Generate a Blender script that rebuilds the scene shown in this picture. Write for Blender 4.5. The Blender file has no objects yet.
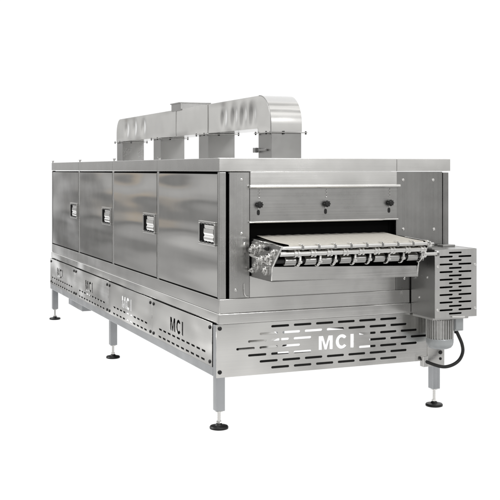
import bpy, bmesh, math, random
from mathutils import Vector, Matrix
random.seed(7)
S = bpy.context.scene
COL = S.collection
R = math.radians

# ------------------------------------------------------------------ camera
YAW = R(22.6)
cam_d = bpy.data.cameras.new('camera')
cam = bpy.data.objects.new('camera', cam_d); COL.objects.link(cam)
cam.location = (-2.0709, -5.4312, 1.5)
cam.rotation_euler = (R(90), 0, -YAW)
cam_d.sensor_width = 36; cam_d.lens = 1011/500*36
cam_d.shift_y = -81/500
cam_d.clip_start = .05; cam_d.clip_end = 500
S.camera = cam

# ------------------------------------------------------------------ world: flat white behind the view, painted workshop tones elsewhere for reflections
W = bpy.data.worlds.new('World'); S.world = W; W.use_nodes = True
nt = W.node_tree; N = nt.nodes; L = nt.links
for n in list(N): N.remove(n)
def nd(t, **k):
    n = N.new(t)
    for a, v in k.items(): setattr(n, a, v)
    return n
def mth(op, a, b=None, clamp=False):
    m = nd('ShaderNodeMath', operation=op); m.use_clamp = clamp
    for i, v in enumerate((a, b)):
        if v is None: continue
        if isinstance(v, (int, float)): m.inputs[i].default_value = v
        else: L.new(v, m.inputs[i])
    return m.outputs[0]
tc = nd('ShaderNodeTexCoord'); sx = nd('ShaderNodeSeparateXYZ'); L.new(tc.outputs['Generated'], sx.inputs[0])
az = mth('MULTIPLY', mth('ARCTAN2', sx.outputs[0], sx.outputs[1]), 180/math.pi)
el = mth('MULTIPLY', mth('ARCSINE', sx.outputs[2]), 180/math.pi)
def mr(v, a, b, c=0., d=1.):
    m = nd('ShaderNodeMapRange', interpolation_type='SMOOTHSTEP')
    m.inputs[1].default_value = a; m.inputs[2].default_value = b; m.inputs[3].default_value = c; m.inputs[4].default_value = d
    L.new(v, m.inputs[0]); return m.outputs[0]
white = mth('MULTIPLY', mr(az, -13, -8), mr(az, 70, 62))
# workshop side: light and dark layers and upright streaks painted in for reflections
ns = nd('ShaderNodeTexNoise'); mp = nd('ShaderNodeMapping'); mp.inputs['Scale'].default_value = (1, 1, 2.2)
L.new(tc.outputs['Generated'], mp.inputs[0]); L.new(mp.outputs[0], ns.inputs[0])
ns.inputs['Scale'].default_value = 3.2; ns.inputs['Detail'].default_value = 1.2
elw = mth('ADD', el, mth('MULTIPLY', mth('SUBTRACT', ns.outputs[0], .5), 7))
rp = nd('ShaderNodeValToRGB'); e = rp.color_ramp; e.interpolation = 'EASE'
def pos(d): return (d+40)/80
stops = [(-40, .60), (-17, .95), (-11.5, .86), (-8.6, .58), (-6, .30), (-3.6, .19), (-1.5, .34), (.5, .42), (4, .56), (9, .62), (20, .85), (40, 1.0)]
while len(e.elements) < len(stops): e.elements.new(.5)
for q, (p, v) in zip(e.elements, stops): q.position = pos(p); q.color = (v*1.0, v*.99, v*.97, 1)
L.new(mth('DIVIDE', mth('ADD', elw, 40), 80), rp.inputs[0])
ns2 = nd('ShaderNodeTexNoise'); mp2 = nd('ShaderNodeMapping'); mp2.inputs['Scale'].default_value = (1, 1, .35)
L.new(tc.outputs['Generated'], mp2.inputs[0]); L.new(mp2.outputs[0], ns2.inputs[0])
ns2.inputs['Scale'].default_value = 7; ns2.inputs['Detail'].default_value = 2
upright_streaks = mr(ns2.outputs[0], .33, .67, .50, 1.50)
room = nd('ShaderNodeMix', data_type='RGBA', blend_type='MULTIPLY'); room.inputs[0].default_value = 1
L.new(rp.outputs[0], room.inputs[6]); L.new(upright_streaks, room.inputs[7])
# warm patch painted into the world for wood-toned door reflections
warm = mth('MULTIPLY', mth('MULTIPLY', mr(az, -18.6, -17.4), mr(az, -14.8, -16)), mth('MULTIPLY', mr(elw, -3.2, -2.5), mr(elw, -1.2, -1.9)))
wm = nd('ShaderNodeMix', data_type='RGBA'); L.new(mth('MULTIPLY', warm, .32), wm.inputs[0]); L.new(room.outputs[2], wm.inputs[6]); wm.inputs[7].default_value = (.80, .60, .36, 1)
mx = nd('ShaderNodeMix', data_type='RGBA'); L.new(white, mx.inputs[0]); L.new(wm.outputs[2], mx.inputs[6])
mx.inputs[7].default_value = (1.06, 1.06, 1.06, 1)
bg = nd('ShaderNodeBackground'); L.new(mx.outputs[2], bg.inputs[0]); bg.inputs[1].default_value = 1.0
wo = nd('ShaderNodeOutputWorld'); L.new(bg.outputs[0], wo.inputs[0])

# ------------------------------------------------------------------ added fill lamps, out of frame
def area(name, loc, look, size, power, col=(1, 1, 1)):
    d = bpy.data.lights.new(name, 'AREA'); d.shape = 'RECTANGLE'; d.size, d.size_y = size; d.energy = power; d.color = col
    o = bpy.data.objects.new(name, d); COL.objects.link(o); o.location = loc
    o.rotation_euler = (Vector(look)-Vector(loc)).to_track_quat('-Z', 'Y').to_euler(); return o
area('fill_lamp_front', (2.6, -7.5, 4.6), (.8, 0, .9), (2.2, 1.4), 150)
area('fill_lamp_side', (-6.0, 4.5, 4.8), (0, 2.2, .9), (3.0, 1.4), 260)
area('fill_lamp_top', (0.2, -1.5, 5.6), (.7, .9, 1.2), (2.0, 1.2), 130)

S.view_settings.view_transform = 'Standard'; S.view_settings.look = 'None'
S.view_settings.exposure = 0; S.view_settings.gamma = 1
S.cycles.use_denoising = True
S.cycles.max_bounces = 10; S.cycles.glossy_bounces = 6

# ------------------------------------------------------------------ materials
def mat_new(name):
    m = bpy.data.materials.new(name); m.use_nodes = True
    t = m.node_tree; b = t.nodes['Principled BSDF']; return m, t, b
def steel(name, base=.55, rough=.3, brush='x', brush_amt=.5, wave=0., wscale=2.5, tint=(1, .995, .98), smudge=.12, wstretch=(1, 1, 1), base2=0):
    m, t, b = mat_new(name); n, l = t.nodes, t.links
    c = n.new('ShaderNodeTexCoord')
    mpn = n.new('ShaderNodeMapping'); s = {'x': (1.3, 210, 210), 'y': (210, 1.3, 210), 'z': (210, 210, 1.3)}[brush]
    mpn.inputs['Scale'].default_value = s; l.new(c.outputs['Object'], mpn.inputs[0])
    g = n.new('ShaderNodeTexNoise'); g.inputs['Scale'].default_value = 1; g.inputs['Detail'].default_value = 3; l.new(mpn.outputs[0], g.inputs[0])
    sm = n.new('ShaderNodeTexNoise'); sm.inputs['Scale'].default_value = 4.3; sm.inputs['Detail'].default_value = 6; sm.inputs['Roughness'].default_value = .62
    l.new(c.outputs['Object'], sm.inputs[0])
    def M(op, a, bb):
        q = n.new('ShaderNodeMath'); q.operation = op
        for i, v in enumerate((a, bb)):
            if isinstance(v, (int, float)): q.inputs[i].default_value = v
            else: l.new(v, q.inputs[i])
        return q.outputs[0]
    r = M('ADD', M('ADD', M('MULTIPLY', M('SUBTRACT', g.outputs[0], .5), .25*brush_amt), M('MULTIPLY', M('SUBTRACT', sm.outputs[0], .5), smudge*2)), rough)
    q = n.new('ShaderNodeClamp'); l.new(r, q.inputs[0]); q.inputs[1].default_value = .06; q.inputs[2].default_value = .9; l.new(q.outputs[0], b.inputs['Roughness'])
    v = M('ADD', M('ADD', M('MULTIPLY', M('SUBTRACT', g.outputs[0], .5), .16*brush_amt), M('MULTIPLY', M('SUBTRACT', sm.outputs[0], .5), .16)), 1)
    vm = n.new('ShaderNodeVectorMath'); vm.operation = 'SCALE'; vm.inputs[0].default_value = tuple(base*k for k in tint); l.new(v, vm.inputs['Scale'])
    l.new(vm.outputs[0], b.inputs['Base Color']); b.inputs['Metallic'].default_value = 1
    bp = n.new('ShaderNodeBump'); bp.inputs['Distance'].default_value = .00009; bp.inputs['Strength'].default_value = brush_amt; l.new(g.outputs[0], bp.inputs['Height'])
    if wave:
        mw = n.new('ShaderNodeMapping'); mw.inputs['Scale'].default_value = wstretch; l.new(c.outputs['Object'], mw.inputs[0])
        w = n.new('ShaderNodeTexNoise'); w.inputs['Scale'].default_value = wscale; w.inputs['Detail'].default_value = 0.5 if base2 else 1.2; w.inputs['Roughness'].default_value = .38; l.new(mw.outputs[0], w.inputs[0])
        b2 = n.new('ShaderNodeBump'); b2.inputs['Distance'].default_value = wave; b2.inputs['Strength'].default_value = 1; l.new(w.outputs[0], b2.inputs['Height'])
        l.new(b2.outputs[0], bp.inputs['Normal'])
    l.new(bp.outputs[0], b.inputs['Normal'])
    return m
def plain(name, col, rough=.5, metal=0., noise=.15, nscale=30, bump=0., spec=.5):
    m, t, b = mat_new(name); n, l = t.nodes, t.links; b.inputs['Specular IOR Level'].default_value = spec
    c = n.new('ShaderNodeTexCoord'); g = n.new('ShaderNodeTexNoise'); g.inputs['Scale'].default_value = nscale; g.inputs['Detail'].default_value = 5
    l.new(c.outputs['Object'], g.inputs[0])
    q = n.new('ShaderNodeMapRange'); q.inputs[3].default_value = 1-noise; q.inputs[4].default_value = 1+noise; l.new(g.outputs[0], q.inputs[0])
    vm = n.new('ShaderNodeVectorMath'); vm.operation = 'SCALE'; vm.inputs[0].default_value = col; l.new(q.outputs[0], vm.inputs['Scale'])
    l.new(vm.outputs[0], b.inputs['Base Color']); b.inputs['Roughness'].default_value = rough; b.inputs['Metallic'].default_value = metal
    if bump:
        bp = n.new('ShaderNodeBump'); bp.inputs['Distance'].default_value = bump; l.new(g.outputs[0], bp.inputs['Height']); l.new(bp.outputs[0], b.inputs['Normal'])
    return m
M = dict(
    door=steel('polished_door_steel', .62, .09, 'z', .12, .017, 2.1, smudge=.04, wstretch=(1, .40, 2.5), base2=1),
    post=steel('brushed_post_steel', .50, .27, 'z', .4, .004, 3),
    side=steel('side_steel', .60, .17, 'y', .3, .012, 2.4, smudge=.09, wstretch=(1, .5, 2)),
    bright=steel('light_rim_steel', .86, .24, 'x', .4, .004, 3, smudge=.1),
    base=steel('base_sheet_steel', .76, .14, 'y', .3, .030, 2.3, smudge=.07, wstretch=(1, .6, 1.6)),
    cap=steel('roof_rim_steel', .46, .27, 'y', .12, .002, 3),
    front=steel('brushed_front_steel', .42, .30, 'x', .5, .002, 2),
    plate=steel('brushed_upright_steel', .33, .30, 'z', .45, .002, 3),
    light=steel('bright_brushed_steel', .76, .20, 'x', .4, .010, 2.2, smudge=.09),
    duct=steel('duct_steel', .70, .17, 'y', .2, .004, 4, smudge=.08),
    riser=steel('riser_steel', .36, .30, 'z', .15, .004, 5),
    frontbase=steel('front_base_steel', .80, .19, 'x', .4, .020, 1.9, smudge=.08),
    chrome=steel('polished_chrome', .80, .12, 'y', .1, .0, smudge=.05),
    leg=steel('square_tube_steel', .52, .22, 'z', .4, .004, 4, tint=(.96, .99, 1.03)),
    guard=steel('guard_steel', .54, .38, 'z', .5, .002, 4),
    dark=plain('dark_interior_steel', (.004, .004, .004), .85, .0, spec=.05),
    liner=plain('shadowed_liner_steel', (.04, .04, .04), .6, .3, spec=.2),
    black=plain('black_plastic', (.010, .010, .010), .42, 0, .2, 60, spec=.35),
    rubber=plain('black_cable_rubber', (.010, .010, .010), .38),
    belt=plain('woven_belt_fabric', (.39, .372, .335), .8, 0, .2, 55, .002),
    motor=plain('grey_motor_paint', (.42, .44, .45), .38, .45, .12, 25, .0006),
    gear=steel('worn_roller_steel', .46, .28, 'x', .4),
    fin=plain('cast_fin_metal', (.60, .60, .59), .30, .85, .2, 40, .0006),
)

# ------------------------------------------------------------------ mesh helpers
ROOT = Vector((.76, 2.36, 0))
def obj(name, bm, m, parent, smooth=False, label=None):
    me = bpy.data.meshes.new(name); bmesh.ops.recalc_face_normals(bm, faces=bm.faces); bm.to_mesh(me); bm.free()
    return link(name, me, m, parent, smooth, label)
def link(name, me, m, parent, smooth=False, label=None):
    me.materials.clear(); me.materials.append(M[m])
    o = bpy.data.objects.new(name, me); COL.objects.link(o); o.parent = parent
    if parent is root: o.location = -ROOT
    if label: o['label'] = label
    if smooth:
        for p in me.polygons: p.use_smooth = True
        me.set_sharp_from_angle(angle=R(38))
        w_ = o.modifiers.new('even_normals', 'WEIGHTED_NORMAL'); w_.keep_sharp = True
    return o
def merge(bm, t):
    me = bpy.data.meshes.new('t'); t.to_mesh(me); t.free(); bm.from_mesh(me); bpy.data.meshes.remove(me)
def box(bm, x0, x1, y0, y1, z0, z1, bev=.0015, seg=2):
    t = bmesh.new(); bmesh.ops.create_cube(t, size=1)
    for v in t.verts: v.co = Vector(((x0+x1)/2+v.co.x*(x1-x0), (y0+y1)/2+v.co.y*(y1-y0), (z0+z1)/2+v.co.z*(z1-z0)))
    if bev: bmesh.ops.bevel(t, geom=t.edges[:], offset=bev, segments=seg, affect='EDGES', profile=.5)
    merge(bm, t)
def cyl(bm, p0, p1, r0, r1=None, seg=20, bev=0):
    p0, p1 = Vector(p0), Vector(p1); r1 = r0 if r1 is None else r1
    t = bmesh.new(); bmesh.ops.create_cone(t, cap_ends=True, segments=seg, radius1=r0, radius2=r1, depth=(p1-p0).length)
    if bev:
        bmesh.ops.bevel(t, geom=[e_ for e_ in t.edges if e_.calc_face_angle(0) > R(50)], offset=bev, segments=3, affect='EDGES', profile=.5)
    rot = (p1-p0).to_track_quat('Z', 'Y').to_matrix().to_4x4()
    t.transform(Matrix.Translation((p0+p1)/2) @ rot); merge(bm, t)
def lathe(bm, prof, c, seg=28):      # prof: [(r, z)] about a vertical axis through c
    t = bmesh.new(); rings = []
    for r, z in prof: rings.append([t.verts.new((c[0]+r*math.cos(2*math.pi*i/seg), c[1]+r*math.sin(2*math.pi*i/seg), c[2]+z)) for i in range(seg)])
    for a, b in zip(rings, rings[1:]):
        for i in range(seg): t.faces.new((a[i], a[(i+1) % seg], b[(i+1) % seg], b[i]))
    t.faces.new(rings[0]); t.faces.new(rings[-1][::-1]); merge(bm, t)
def prism(bm, pts, fn, a, b, bev=0):  # polygon (u,v) swept from w=a to w=b ; fn maps (u,v,w) to xyz
    t = bmesh.new()
    A = [t.verts.new(fn(u, v, a)) for u, v in pts]; B = [t.verts.new(fn(u, v, b)) for u, v in pts]
    t.faces.new(A); t.faces.new(B[::-1]); n = len(pts)
    for i in range(n): t.faces.new((A[i], A[(i+1) % n], B[(i+1) % n], B[i]))
    if bev: bmesh.ops.bevel(t, geom=t.edges[:], offset=bev, segments=2, affect='EDGES')
    merge(bm, t)
def tube(bm, pts, r, seg=12, sub=8):
    P = [Vector(p) for p in pts]; C = []
    for i in range(len(P)-1):
        a, b, c, d = P[max(i-1, 0)], P[i], P[i+1], P[min(i+2, len(P)-1)]
        for k in range(sub):
            t_ = k/sub
            C.append(.5*((2*b)+(c-a)*t_+(2*a-5*b+4*c-d)*t_**2+(-a+3*b-3*c+d)*t_**3))
    C.append(P[-1]); t = bmesh.new(); rings = []; up = Vector((.1, 1, .05)).normalized()
    for i, p in enumerate(C):
        d = (C[min(i+1, len(C)-1)]-C[max(i-1, 0)]).normalized(); s_ = d.cross(up).normalized(); u_ = s_.cross(d)
        rings.append([t.verts.new(p+r*(math.cos(2*math.pi*k/seg)*s_+math.sin(2*math.pi*k/seg)*u_)) for k in range(seg)])
    for a, b in zip(rings, rings[1:]):
        for k in range(seg): t.faces.new((a[k], a[(k+1) % seg], b[(k+1) % seg], b[k]))
    t.faces.new(rings[0]); t.faces.new(rings[-1][::-1]); merge(bm, t)
XZ = lambda u, v, w: Vector((u, w, v))      # faces -Y
YZ = lambda u, v, w: Vector((w, u, v))      # faces -X
def sheet(name, outer, holes, fn, w0, th, m, parent, label=None, bev=0.0):
    """sheet metal with punched holes: outline and holes in (u, v), thickness th from w0"""
    cu = bpy.data.curves.new('c', 'CURVE'); cu.dimensions = '2D'; cu.fill_mode = 'BOTH'; cu.extrude = th/2
    for loop in [outer]+holes:
        s_ = cu.splines.new('POLY'); s_.points.add(len(loop)-1); s_.use_cyclic_u = True
        for p, (u, v) in zip(s_.points, loop): p.co = (u, v, 0, 1)
    o = bpy.data.objects.new('c', cu); COL.objects.link(o)
    dg = bpy.context.evaluated_depsgraph_get(); dg.update()
    me = bpy.data.meshes.new_from_object(o.evaluated_get(dg)); bpy.data.objects.remove(o); bpy.data.curves.remove(cu)
    bm = bmesh.new(); bm.from_mesh(me); bpy.data.meshes.remove(me)
    bmesh.ops.remove_doubles(bm, verts=bm.verts[:], dist=1e-6)
    for v in bm.verts: v.co = fn(v.co.x, v.co.y, w0+th/2+v.co.z)
    return obj(name, bm, m, parent, label=label)
def rect(u0, u1, v0, v1): return [(u0, v0), (u1, v0), (u1, v1), (u0, v1)]
def slot(u0, u1, v, h, n=5):
    r = h/2; a = []
    for k in range(n+1): t = -math.pi/2+math.pi*k/n; a.append((u1-r+r*math.cos(t), v+r*math.sin(t)))
    for k in range(n+1): t = math.pi/2+math.pi*k/n; a.append((u0+r+r*math.cos(t), v+r*math.sin(t)))
    return a
def mci(u0, u1, v0, v1, flip=False):
    """bold sans letters M, C, I as three closed outlines filling the box"""
    w, h = u1-u0, v1-v0; out = []
    mw = .40; st = .095
    Mx = [(0, 0), (st, 0), (st, .66), (mw/2-.035, 0), (mw/2+.035, 0), (mw-st, .66), (mw-st, 0), (mw, 0), (mw, 1), (mw-.125, 1), (mw/2, .36), (.125, 1), (0, 1)]
    out.append(Mx)
    cx, ro_x, ro_y = .655, .175, .53; ti = .095; n = 18; C = []
    a0, a1 = R(38), R(322)
    for k in range(n+1): t = a0+(a1-a0)*k/n; C.append((cx+ro_x*math.cos(t), .5+ro_y*math.sin(t)))
    for k in range(n+1): t = a1+(a0-a1)*k/n; C.append((cx+(ro_x-ti)*math.cos(t), .5+(ro_y-.23)*math.sin(t)))
    out.append(C); out.append([(.90, 0), (1, 0), (1, 1), (.90, 1)])
    return [[((u1-x*w) if flip else (u0+x*w), v0+y*h) for x, y in lp] for lp in out]
def dup(o, parent, off):
    c = o.copy(); COL.objects.link(c); c.parent = parent; c.location = o.location+Vector(off); return c
def dup_tree(o, parent, off):
    c = dup(o, parent, off)
    for ch in o.children: dup(ch, c, (0, 0, 0))
    return c

# ------------------------------------------------------------------ the oven
root = bpy.data.objects.new('tunnel_oven', None); COL.objects.link(root); root.location = ROOT
root['label'] = 'long stainless steel conveyor tunnel oven with four side doors, roof duct and perforated base'
root['category'] = 'industrial oven'

LY = 4.72                       # length
YB = [.0, 1.178, 2.356, 3.534, LY]
# body core (dark gaps show it), kept behind doors and face plates
b = bmesh.new()
box(b, .014, .20, .055, LY-.01, .668, 1.476, 0)
box(b, 1.15, 1.54, .055, LY-.01, .668, 1.476, 0)
box(b, .20, 1.15, .30, LY-.01, .668, 1.476, 0)
obj('inner_casing', b, 'dark', root)
b = bmesh.new(); box(b, 1.540, 1.552, .012, LY, .752, 1.478); obj('rear_side_panel', b, 'side', root)
b = bmesh.new(); box(b, 0, 1.552, LY+.0, LY+.012, .67, 1.478); obj('end_panel', b, 'side', root)
# posts on the door side, flush with the doors
b = bmesh.new(); box(b, -.001, .040, -.001, .030, .7515, 1.482, .003, 3); post = obj('corner_post', b, 'post', root)
for yb in YB[1:4]:
    b = bmesh.new(); box(b, .002, .012, yb-.018, yb+.0265, .7515, 1.482, .001); obj('door_post', b, 'post', root)
b = bmesh.new(); box(b, -.001, .03, LY-.02, LY-.001, .757, 1.482, .002); obj('corner_post', b, 'plate', root)
# doors with recessed paddle latches
d0, d1 = .0315, 1.158
def pan(bm, y0, y1, z0, z1, x=0.):
    box(bm, x, x+.012, y0, y1, z0, z1, .0035, 3)
hy0, hy1, hz0, hz1 = .055, .335, 1.050, 1.190
b = bmesh.new()
prism(b, rect(d0, d1, .7575, 1.470), YZ, 0, .012, .003)
door = obj('door', b, 'door', root, True)
b = bmesh.new()   # latch surround ring + back pan
for (y0, y1, z0, z1) in ((hy0, hy1, hz1-.014, hz1), (hy0, hy1, hz0, hz0+.014), (hy0, hy0+.018, hz0+.014, hz1-.014), (hy1-.018, hy1, hz0+.014, hz1-.014)):
    box(b, -.009, -.0005, y0, y1, z0, z1, .0015)
obj('latch_surround', b, 'chrome', door)
b = bmesh.new(); box(b, -.002, -.0003, hy0+.017, hy1-.017, hz0+.013, hz1-.013, 0); obj('latch_recess', b, 'dark', door)
b = bmesh.new()
prism(b, [(-.0005, hz0+.020), (-.006, hz0+.022), (-.012, hz0+.034), (-.013, hz0+.046), (-.007, hz0+.054), (-.0085, hz0+.062), (-.013, hz0+.072), (-.011, hz1-.044), (-.006, hz1-.040), (-.0075, hz1-.030), (-.006, hz1-.020), (-.0005, hz1-.018)],
      lambda u, v, w: Vector((u, w, v)), hy0+.019, hy0+.178, 0)
obj('latch_paddle', b, 'chrome', door)
for k in range(4):
    for z in (hz1-.0165, hz0+.0155):
        b = bmesh.new(); box(b, -.0095, -.006, hy0+.030+k*.060, hy0+.066+k*.060, z-.0045, z+.0045, .001, 1); obj('latch_slit', b, 'black', door)
for k in (1, 2, 3): dup_tree(door, root, (0, YB[k]-.002, 0))
# roof cap: a folded rim round the top plus the roof sheet, one length per module
b = bmesh.new()
for k in range(4):
    box(b, -.006, .020, YB[k]+(.0 if k == 0 else .0015)-(.008 if k == 0 else 0), YB[k+1]-.0015, 1.486, 1.563, .003, 3)
obj('roof_cap_side', b, 'cap', root, True)
b = bmesh.new(); box(b, -.0065+.001, 1.1692, -.010, .02, 1.4865, 1.564, .003, 3); box(b, 1.1705, 1.560, -.010, .02, 1.4865, 1.564, .003, 3)
obj('roof_cap_front', b, 'bright', root, True)
b = bmesh.new(); box(b, .010, 1.556, .012, LY+.004, 1.515, 1.5605, .002); obj('roof', b, 'side', root)
for yb in YB[1:]:
    b = bmesh.new(); cyl(b, (.004, yb-.02, 1.562), (.004, yb-.02, 1.578), .007, seg=10); cyl(b, (.004, yb-.02, 1.575), (.004, yb-.02, 1.582), .012, seg=6)
    obj('roof_stud', b, 'chrome', root)
# rail and lip round the waist
b = bmesh.new(); box(b, -.001, .02, .0, LY, .667, .749, .003); obj('side_rail', b, 'side', root)
b = bmesh.new(); box(b, -.008, .05, -.0, LY+.01, .607, .6665, .005, 3); obj('side_lip', b, 'base', root, True)
b = bmesh.new(); box(b, .0, 1.552, -.004, .02, .6675, .7505, .003); obj('front_rail', b, 'light', root)
b = bmesh.new(); box(b, -.0085, 1.556, -.012, .03, .606, .6670, .005, 3); obj('front_lip', b, 'light', root, True)
b = bmesh.new(); box(b, .05, 1.54, .03, LY, .61, .66, 0); obj('body_floor', b, 'liner', root)
# front face plates with screws
scr_b = bmesh.new(); lathe(scr_b, [(.0095, 0), (.0090, .003), (.006, .0055), (.0015, .006)], (0, 0, 0), 14)
scr_b.transform(Matrix.Rotation(R(90), 4, 'X'))
scr_me = bpy.data.meshes.new('screw'); scr_b.to_mesh(scr_me); scr_b.free()
def screw(parent, x, z, y=-.0, m='chrome', s=1., rot=0):
    me = scr_me if m == 'chrome' else scr_black
    o = bpy.data.objects.new('screw', me); COL.objects.link(o); o.parent = parent
    o.location = (x, y, z); o.scale = (s, s, s); o.rotation_euler = (0, 0, rot); return o
scr_me.materials.append(M['chrome']); scr_black = scr_me.copy(); scr_black.materials[0] = M['black']
b = bmesh.new(); box(b, .060, .186, -.001, .014, .752, 1.481, .0015); fp = obj('left_face_plate', b, 'post', root)
for x, z in ((.138, 1.437), (.138, 1.125), (.155, 1.064), (.10, .80)): screw(fp, x, z, -.001)
b = bmesh.new(); box(b, 1.168, 1.504, -.003, .014, .752, 1.483, .0015); fp2 = obj('right_face_plate', b, 'plate', root)
for x, z in ((1.219, 1.432), (1.437, 1.431), (1.219, 1.127), (1.442, 1.122), (1.23, .82), (1.43, .80)): screw(fp2, x, z, -.003)
b = bmesh.new(); box(b, 1.511, 1.552, -.001, .03, .752, 1.478, .002); obj('corner_post', b, 'plate', root)
# folded strip next to the lower left of the mouth
b = bmesh.new(); tube(b, [(.150, -.004, .835), (.150, -.008, .79), (.158, -.010, .765), (.180, -.008, .757)], .004); obj('latch_hook', b, 'chrome', root, True)
# mouth: lining and black curtain
b = bmesh.new(); box(b, .186, 1.168, .06, .07, .76, 1.485, 0); obj('mouth_curtain', b, 'dark', root)
b = bmesh.new(); box(b, .1875, 1.1665, -.0005, .012, .752, .878, .0015); obj('lower_front_panel', b, 'light', root)
# hood strip over the gate, with a rolled drip edge
b = bmesh.new(); box(b, .187, 1.167, -.014, .010, 1.405, 1.4845, .002)
cyl(b, (.180, -.020, 1.397), (1.186, -.020, 1.397), .0095, seg=16, bev=.002)
obj('hood_strip', b, 'bright', root, True)
b = bmesh.new(); box(b, .187, 1.172, -.006, .008, 1.196, 1.404, .001); gate = obj('height_gate', b, 'front', root)
b = bmesh.new(); cyl(b, (.180, -.013, 1.1905), (1.176, -.013, 1.1905), .0060, seg=16, bev=.001); obj('gate_edge', b, 'chrome', gate, True)
for x in (.240, .678, 1.115):
    b = bmesh.new(); cyl(b, (x, -.006, 1.292), (x, -.014, 1.292), .010, seg=12)
    cyl(b, (x, -.014, 1.292), (x, -.040, 1.292), .0165, .015, seg=18, bev=.003)
    for k in range(8):
        t_ = k*math.pi/4; cyl(b, (x+.0155*math.cos(t_), -.016, 1.292+.0155*math.sin(t_)), (x+.0155*math.cos(t_), -.036, 1.292+.0155*math.sin(t_)), .0045, seg=8)
    obj('clamp_knob', b, 'black', gate, True)
    b = bmesh.new(); prism(b, slot(-.058, -.026, 0, .018), lambda u, v, w: Vector((x+v, w, 1.292+u-.004)), -.0075, -.006); obj('adjusting_slot', b, 'black', gate)
    b = bmesh.new()       # punched height steps above the knob
    for k in range(3):
        z = 1.330+k*.019; box(b, x-.002, x+.010, -.0105, -.006, z, z+.005, .001, 1); box(b, x+.006, x+.010, -.0105, -.006, z+.005, z+.015, .001, 1)
    obj('height_steps', b, 'chrome', gate)
    b = bmesh.new(); box(b, x-.004, x+.004, -.010, -.006, 1.262, 1.274, .001, 1); obj('gate_pin', b, 'chrome', gate)
# ---------------------------------------------------------------- conveyor
BX0, BX1 = .255, 1.115
pr = []
for k in range(9):                       # belt profile: runs out of the mouth, dips, rolls over the nose
    t_ = k/8; pr.append((.056-.444*t_, 1.107-.023*t_-.004*math.sin(t_*3.1)))
for k in range(1, 9):
    t_ = R(90+k*20); pr.append((-.388+.016*math.cos(t_), 1.068+.016*math.sin(t_)))
for k in range(1, 5): pr.append((-.38+.41*k/4, 1.052-.004*k))
b = bmesh.new(); nx = 44; g = []
for i in range(nx+1):
    x = BX0+(BX1-BX0)*i/nx; g.append([b.verts.new((x, y, z+.0012*math.sin(i*1.9+y*9))) for y, z in pr])
for i in range(nx):
    for k in range(len(pr)-1): b.faces.new((g[i][k], g[i+1][k], g[i+1][k+1], g[i][k+1]))
belt = obj('conveyor_belt', b, 'belt', root, True)
# nose bar with clips, drive shaft with collars, lower rollers
b = bmesh.new(); cyl(b, (.200, -.417, 1.068), (1.131, -.417, 1.068), .0095, seg=20, bev=.002); nose = obj('nose_rod', b, 'chrome', root, True)
b = bmesh.new(); cyl(b, (.200, -.398, 1.034), (1.132, -.398, 1.034), .0135, seg=20, bev=.002); shaft = obj('drive_shaft', b, 'chrome', root, True)
b = bmesh.new(); cyl(b, (.200, -.340, .990), (1.131, -.340, .990), .012, seg=20); low = obj('return_shaft', b, 'liner', root, True)
for k in range(9):
    x = .300+.1005*k
    if x > 1.12: break
    b = bmesh.new(); lathe(b, [(.0135, -.018), (.021, -.016), (.021, -.006), (.0165, -.005), (.0165, .005), (.021, .006), (.021, .016), (.0135, .018)], (0, 0, 0), 20)
    b.transform(Matrix.Translation((x, -.398, 1.034)) @ Matrix.Rotation(R(90), 4, 'Y')); obj('collar', b, 'chrome', shaft, True)
    b = bmesh.new(); box(b, x+.018, x+.026, -.430, -.385, 1.056, 1.0885, .002); box(b, x+.026, x+.034, -.4285, -.405, 1.056, 1.081, .002); obj('belt_clip', b, 'chrome', nose)
for k in range(8):
    x = .250+.110*k + (.014 if k % 2 else 0)
    b = bmesh.new(); cyl(b, (x, -.340, .990), (x+.070, -.340, .990), .025, seg=24, bev=.005); obj('return_roller', b, 'gear', low, True)
    b = bmesh.new()      # hooked chain link beside each roller
    tube(b, [(x+.080, -.385, 1.018), (x+.080, -.380, .985), (x+.080, -.350, .962), (x+.080, -.315, .966), (x+.080, -.300, .995)], .0075, 8, 4)
    cyl(b, (x+.074, -.372, .985), (x+.096, -.372, .985), .010, seg=14, bev=.002); obj('chain_link', b, 'chrome', low, True)
b = bmesh.new(); box(b, .202, 1.130, -.012, -.004, .880, 1.085, 0); obj('tray_shade_backing', b, 'dark', low)  # added near-black sheet for the shade behind the rollers
# infeed tray: two side plates, front lip, floor
tray_b = bmesh.new(); box(tray_b, .199, 1.133, -.298, -.003, .872, .876, .0005, 1)
tray = obj('infeed_tray', tray_b, 'plate', root)
b = bmesh.new(); prism(b, [(.1945, .880), (1.1375, .866), (1.1375, .930), (.1945, .957)], XZ, -.306, -.299, .001)
lipo = obj('tray_lip', b, 'light', tray)
for x, nm in ((.194, 'tray_side_plate'), (1.134, 'tray_side_plate')):
    b = bmesh.new(); prism(b, [(-.001, .874), (-.304, .878), (-.318, .955), (-.448, 1.078), (-.06, 1.092), (-.001, 1.075)], YZ, x, x+.004, 0)
    sp = obj(nm, b, 'gear' if x < 1 else 'plate', tray)
    b = bmesh.new(); tube(b, [(x-.002, -.304, .880), (x-.002, -.318, .955), (x-.002, -.448, 1.079)], .0035, 8, 1); obj('plate_edge', b, 'chrome', sp, True)
    b = bmesh.new(); tube(b, [(x, -.448, 1.080), (x, -.06, 1.094)], .003, 8, 1); obj('plate_edge', b, 'chrome', sp, True)
# belt edge guide between the left plate and the belt
b = bmesh.new(); prism(b, [(-.008, 1.090), (-.380, 1.062), (-.380, 1.066), (-.008, 1.096)], YZ, .1985, .2545); obj('edge_guide', b, 'light', tray)
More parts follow.
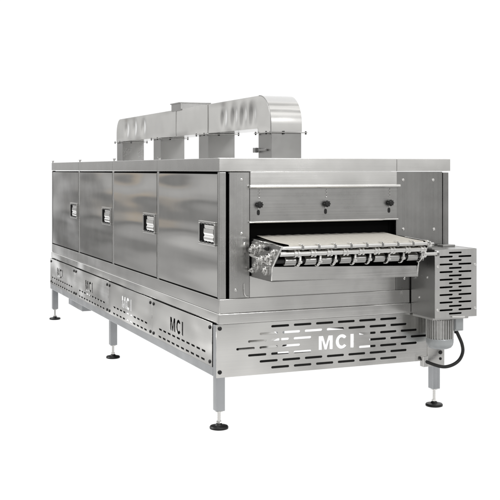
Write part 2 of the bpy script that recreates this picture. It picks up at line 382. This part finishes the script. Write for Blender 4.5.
# bearings, adjusters and nuts bolted on the outside of the left plate
for (y, z, r, ln) in ((-.070, 1.035, .036, .06), (-.150, 1.050, .024, .05), (-.285, 1.000, .034, .06), (-.190, .985, .028, .07),
                      (-.110, .950, .030, .05), (-.235, .930, .026, .05), (-.345, 1.040, .018, .04), (-.045, .915, .016, .05), (-.250, 1.055, .013, .04)):
    ln *= .62
    b = bmesh.new(); cyl(b, (.194, y, z), (.194-ln*.5, y, z), r, seg=24, bev=.003); cyl(b, (.194-ln*.5, y, z), (.194-ln*.8, y, z), r*.62, seg=6, bev=.001)
    cyl(b, (.194-ln*.8, y, z), (.194-ln*1.1, y, z), r*.32, seg=12)
    obj('bearing_bolt', b, 'chrome' if r > .0135 else 'black', tray, True)
b = bmesh.new(); cyl(b, (.172, -.04, 1.005), (.172, -.33, .975), .006, seg=10)
for k in range(16): cyl(b, (.172, -.06-.016*k, 1.003-.0017*k), (.172, -.064-.016*k, 1.0025-.0017*k), .0078, seg=10)
obj('tension_screw', b, 'chrome', tray, True)
b = bmesh.new(); cyl(b, (1.1385, -.408, 1.062), (1.160, -.408, 1.062), .016, seg=18, bev=.002); cyl(b, (1.160, -.408, 1.062), (1.178, -.408, 1.062), .010, seg=6); obj('end_nut', b, 'chrome', nose, True)
b = bmesh.new(); cyl(b, (1.1385, -.345, 1.0), (1.245, -.345, 1.0), .010, seg=14); cyl(b, (1.1385, -.345, 1.0), (1.160, -.345, 1.0), .022, seg=18, bev=.003); cyl(b, (1.235, -.345, 1.0), (1.25, -.345, 1.0), .016, seg=6)
obj('shaft_end', b, 'chrome', shaft, True)

# ---------------------------------------------------------------- perforated base
FX0, FX1 = -.021, 1.515
p, wS, h = .1463, .1165, .0140
rows = [(.577, .323), (.537, .249), (.497, .176), (.457, .102), (.416, .176), (.376, .249), (.336, .323)]
holes = []
for r_, (z, x0) in enumerate(rows):
    n = int(round((1.512-2*x0-wS)/p))+1
    for k in range(n):
        a = x0+k*p
        if r_ in (2, 3, 4) and a+wS > .60 and a < .895: continue
        if a+wS > 1.41: continue
        holes.append(slot(a, a+wS, z, h))
fb = sheet('front_base_panel', rect(FX0, FX1-.01, .300, .604), holes+mci(.634, .872, .416, .499), XZ, -.004, .004, 'frontbase', root)
for x, z in ((.0, .583), (.0, .332)): screw(fb, x, z, -.004, 'black', 1.35)
b = bmesh.new(); box(b, 1.392, FX1, -.0105, -.0045, .262, .602, .001); cp = obj('corner_plate', b, 'frontbase', root)
for x, z, s_ in ((1.485, .345, 1.4), (1.485, .305, 1.0)): screw(cp, x, z, -.0105, 'black', s_)
# added dark backing plates; their holes decide which slots show white
sheet('front_dark_backing', rect(.04, 1.47, .312, .602), [[(.14, .405), (1.02, .395), (1.02, .50), (.64, .545), (.30, .548), (.14, .52)]], XZ, .055, .004, 'liner', root)
b = bmesh.new(); prism(b, [(.07, .395), (.40, .395), (.40, .44), (.36, .47), (.42, .50), (.33, .56), (.07, .56)], XZ, .075, .079); obj('lit_backing_plate', b, 'chrome', root)  # added bright plate, stands in for the lit interior behind the left slots
sh, sp_ = .016, .094
YS = [.062, 1.243, 2.42, 3.60, 4.70]
for k in range(4):
    y0, y1 = YS[k]+.003, YS[k+1]-.003; L0 = y0+.10
    hs = []
    for j in range(10):
        for z in (.424, .374):
            a = L0+.01+j*sp_+(.012 if z < .4 else 0)
            if a+.066 < y1-.06: hs.append(slot(a, a+.066, z, .0125))
    m0 = YS[k]+.52
    o = sheet('side_base_panel', rect(y0, y1, .353, .606), hs+mci(m0, m0+.26, .452, .540, True), YZ, -.0225, .0035, 'base', root)
    for y in (y0+.035, y1-.035):
        for z in (.578, .378): screw(o, -.0225, z, y, 'black', 1.25, R(-90)).location = (-.0225, y, z)
b = bmesh.new(); box(b, -.0205, .012, .060, 4.70, .300, .3515, .003); obj('bottom_rail', b, 'leg', root)
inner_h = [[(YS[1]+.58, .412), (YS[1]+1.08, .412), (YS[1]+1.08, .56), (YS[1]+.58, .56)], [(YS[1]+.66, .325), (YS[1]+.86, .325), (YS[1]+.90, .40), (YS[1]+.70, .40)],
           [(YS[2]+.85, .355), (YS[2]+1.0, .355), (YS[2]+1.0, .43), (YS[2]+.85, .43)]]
sheet('side_dark_backing', rect(.06, 4.68, .312, .604), inner_h, YZ, .036, .004, 'liner', root)  # added dark backing, keeps most side slots from showing white
b = bmesh.new(); box(b, 1.500, 1.512, .03, 4.70, .302, .606); obj('rear_side_base_panel', b, 'base', root)
b = bmesh.new(); box(b, -.02, 1.50, 4.702, 4.712, .302, .606); obj('end_base_panel', b, 'base', root)
b = bmesh.new(); box(b, .10, .19, 3.85, 4.42, .175, .31, .004); obj('drain_trough', b, 'leg', root)
# legs
def leg(x, y, zt=.602, z0=.105):
    bb = bmesh.new(); box(bb, x, x+.055, y, y+.055, z0, zt, .004, 3); o = obj('leg', bb, 'leg', root, True)
    c = (x+.0275, y+.0275)
    bb = bmesh.new(); cyl(bb, (*c, .018), (*c, z0+.01), .0085, seg=16); cyl(bb, (*c, .034), (*c, .044), .015, seg=6)
    cyl(bb, (*c, z0-.006), (*c, z0-.0005), .022, seg=20)
    for k in range(14): cyl(bb, (*c, .046+k*.0038), (*c, .048+k*.0038), .0094, seg=16)
    obj('levelling_screw', bb, 'chrome', o, True)
    bb = bmesh.new(); lathe(bb, [(.048, 0), (.054, .002), (.055, .011), (.051, .017), (.024, .021), (.017, .030), (.010, .031)], (*c, 0), 36); obj('foot_pad', bb, 'black', o, True)
leg(-.019, .0025, .600)
leg(-.0185, 2.365, .30); leg(-.0185, 4.60, .30)
leg(1.437, .002, .600, .112); leg(1.437, 2.365, .30); leg(1.437, 4.60, .30)

# ---------------------------------------------------------------- roof duct
DX0, DX1, DZ0, DZ1, DY0, DY1, DR = .650, .878, 1.778, 2.003, .741, 4.665, .200
def duct_profile():
    pts = [(DY1, DZ0), (DY1, DZ1-DR*.7)]
    for k in range(1, 9): t_ = R(k*90/8); pts.append((DY1-DR*.7+DR*.7*math.cos(t_), DZ1-DR*.7+DR*.7*math.sin(t_)))
    for k in range(0, 13): t_ = R(90+k*90/12); pts.append((DY0+DR+DR*math.cos(t_), DZ1-DR+DR*math.sin(t_)))
    pts.append((DY0, 1.750)); pts.append((DY0+.225, 1.750)); pts.append((DY0+.225, DZ0))
    return pts
duct_top = duct_profile()
b = bmesh.new(); nW = 6
pr = duct_top
for i, (a, c) in enumerate(zip(pr, pr[1:]+pr[:1])):       # rolled skin strips
    A0, A1 = b.verts.new((DX0, a[0], a[1])), b.verts.new((DX1, a[0], a[1])); B0, B1 = b.verts.new((DX0, c[0], c[1])), b.verts.new((DX1, c[0], c[1]))
    b.faces.new((A0, A1, B1, B0))
bmesh.ops.remove_doubles(b, verts=b.verts[:], dist=1e-5)
# near and far side cheeks as fine grids so the sheet can buckle like the real one
def dent(y, z):
    e_ = 0
    for yc in (1.06, 1.23, 1.405, 1.62):
        e_ += .0095*math.exp(-((y-yc)/.055)**2-((z-1.885)/.075)**2)
    for yc in (3.72, 4.02, 4.30): e_ += .009*math.exp(-((y-yc)/.07)**2-((z-1.89)/.07)**2)
    e_ += .0016*math.sin(y*5.1+z*9)
    return e_
def ztop(y):
    if y < DY0+DR: return DZ1-DR+math.sqrt(max(0, DR*DR-(DY0+DR-y)**2))
    q = DR*.7
    if y > DY1-q: return DZ1-q+math.sqrt(max(0, q*q-(y-(DY1-q))**2))
    return DZ1
for X, sgn in ((DX0, 1), (DX1, -1)):
    ys = []; y = DY0
    while y < DY0+DR: ys.append(y); y += .0125
    nst = 230
    ys = [DY0+DR*(1-math.cos(R(90*k/14))) for k in range(14)]+[DY0+DR+(DY1-DR*.7-DY0-DR)*k/nst for k in range(nst)]+[DY1-DR*.7+DR*.7*math.sin(R(90*k/10)) for k in range(11)]
    cols = []
    for y in ys:
        zb = 1.750 if y <= DY0+.225 else DZ0; zt = max(ztop(y), zb+.002); cl = []
        for j in range(17):
            z = zb+(zt-zb)*j/16; w_ = min(1, j/2, (16-j)/2)
            cl.append(b.verts.new((X+sgn*dent(y, z)*w_, y, z)))
        cols.append(cl)
    for c0, c1 in zip(cols, cols[1:]):
        for j in range(16): b.faces.new((c0[j], c1[j], c1[j+1], c0[j+1]))
duct = obj('roof_duct', b, 'duct', root, True)
# folded seam lines along the edges and joints
b = bmesh.new(); box(b, DX0-.005, DX0+.002, 2.735, 2.760, DZ0, DZ1, .002); obj('duct_seam', b, 'duct', duct)
b = bmesh.new(); box(b, DX0-.004, DX0+.002, 1.955, 1.965, DZ0, DZ1, .001); obj('duct_seam', b, 'duct', duct)
arc = [(DX0-.001, y, z) for y, z in duct_top[10:24]]; b = bmesh.new(); tube(b, arc, .0032, 8, 2); obj('elbow_seam', b, 'riser', duct, True)
b = bmesh.new(); box(b, .640, .905, 2.60, 2.84, 1.99, 2.058, .004); box(b, .632, .913, 2.592, 2.848, 2.050, 2.060, .002); obj('exhaust_collar', b, 'riser', duct)
RY = [.741, 1.956, 3.175, 4.440]
for k, y in enumerate(RY):
    b = bmesh.new(); zt = 1.742 if k == 0 else 1.779
    box(b, DX0+.003, DX1-.003, y+.002, y+.222, 1.560, zt, .003); rs = obj('duct_riser', b, 'riser', duct, label='riser under the rounded near end of the duct' if k == 0 else None)
    b = bmesh.new(); zf = 1.745 if k == 0 else 1.772
    box(b, DX0-.022, DX1+.034, y-.016, y+.245, zf-.003, zf+.003, .001); box(b, DX0-.022, DX1+.022, y-.016, y+.245, 1.5645, 1.569, .001)
    obj('flange', b, 'side', rs)
    b = bmesh.new()
    for (x_, y_) in ((DX0-.014, y+.23), (DX0-.014, y+.05), (DX1+.026, y-.006), (DX0+.09, y-.009)):
        cyl(b, (x_, y_, zf-.012), (x_, y_, zf+.010), .006, seg=8)
    obj('flange_bolts', b, 'liner', rs)
    if k: continue
    b = bmesh.new(); box(b, DX0-.016, DX0+.002, y+.06, y+.235, 1.622, 1.636, .002); box(b, DX0-.030, DX0-.002, y+.205, y+.245, 1.612, 1.646, .003)
    obj('damper_handle', b, 'plate', rs)

# ---------------------------------------------------------------- drive guard, motor, cable
GX0, GX1, GY, GZ0, GZ1 = 1.269, 1.566, -.282, .606, 1.017
hs = []
gz1, gz0, gc = .996, .630, 1.413
for k in range(17):
    z = gz1+(gz0-gz1)*k/16
    if k % 2 == 0: hs.append(slot(gc-.046, gc+.046, z, .0110))
    else: hs.append(slot(gc-.112, gc-.018, z, .0110)); hs.append(slot(gc+.022, gc+.116, z, .0110))
gd = sheet('drive_guard', rect(GX0, GX1, GZ0, GZ1), hs, XZ, GY, .003, 'guard', root)
b = bmesh.new()
box(b, GX0, GX0+.003, GY+.0032, -.016, GZ0, GZ1, 0); obj('guard_side', b, 'plate', gd); b = bmesh.new(); box(b, GX1-.003, GX1, GY+.0032, -.0035, GZ0, GZ1, 0)
obj('guard_side', b, 'plate', gd)
b = bmesh.new(); box(b, GX0+.0032, GX1-.0032, GY+.0032, -.0035, GZ1-.004, GZ1-.001, 0); box(b, GX0+.02, GX0+.11, -.22, -.06, GZ1-.001, GZ1+.004, .001); box(b, GX1-.12, GX1-.03, -.10, -.03, GZ1-.001, GZ1+.012, .003)
obj('guard_top', b, 'front', gd)
b = bmesh.new(); box(b, GX0+.0032, GX1-.0032, GY+.0032, -.0035, GZ0+.001, GZ0+.004, 0); obj('guard_floor', b, 'guard', gd)
b = bmesh.new(); box(b, GX0+.01, GX1-.01, GY+.03, -.01, GZ0+.01, GZ1-.01, 0); obj('guard_dark_filler', b, 'dark', gd)  # added near-black filler, keeps the guard slots dark
for x, z in ((GX0+.02, .914), (GX1-.012, .920), (GX0+.018, .655), (GX1-.012, .655)): screw(gd, x, z, GY, s=.9)
for z, y in ((.95, -.15), (.845, -.2), (.715, -.11)):
    screw(gd, GX0, z, y, s=.8, rot=R(-90)).location = (GX0, y, z)
b = bmesh.new(); cyl(b, (gc-.03, GY-.008, .612), (gc+.06, GY-.008, .607), .006, seg=10); obj('guard_catch', b, 'chrome', gd, True)
b = bmesh.new(); box(b, 1.275, 1.53, -.25, -.02, .590, .6055, .003); obj('motor_bracket', b, 'guard', root)
mc = (1.392, -.145)
b = bmesh.new(); lathe(b, [(.066, 0), (.070, .005), (.070, .125), (.066, .130)], (*mc, .455), 40)
for k in range(30):
    t_ = 2*math.pi*k/30
    bb = bmesh.new(); box(bb, .066, .084, -.0028, .0028, .462, .580, .0012, 1); bb.transform(Matrix.Translation((*mc, 0)) @ Matrix.Rotation(t_, 4, 'Z')); merge(b, bb)
mo = obj('gear_motor', b, 'fin', root, True)
b = bmesh.new(); lathe(b, [(.030, 0), (.052, .002), (.070, .010), (.080, .024), (.0835, .040), (.084, .060), (.081, .066)], (*mc, .398), 44); obj('fan_cowl', b, 'motor', mo, True)
b = bmesh.new(); box(b, 1.470, 1.535, -.19, -.09, .505, .589, .005, 3); box(b, 1.475, 1.530, -.196, -.186, .515, .585, .003); obj('terminal_box', b, 'motor', mo, True)
b = bmesh.new(); cyl(b, (1.510, -.145, .506), (1.512, -.145, .484), .013, seg=8, bev=.002); obj('cable_gland', b, 'black', mo)
b = bmesh.new(); tube(b, [(1.511, -.145, .500), (1.528, -.146, .468), (1.553, -.146, .415), (1.560, -.145, .365), (1.540, -.14, .318), (1.500, -.13, .288), (1.450, -.11, .274), (1.400, -.08, .284), (1.352, -.03, .306), (1.340, -.004, .322)], .0105, 14)
obj('power_cable', b, 'rubber', root, True)
b = bmesh.new(); box(b, 1.338, 1.372, -.046, -.0045, .268, .335, .003); obj('cable_clip', b, 'light', root)
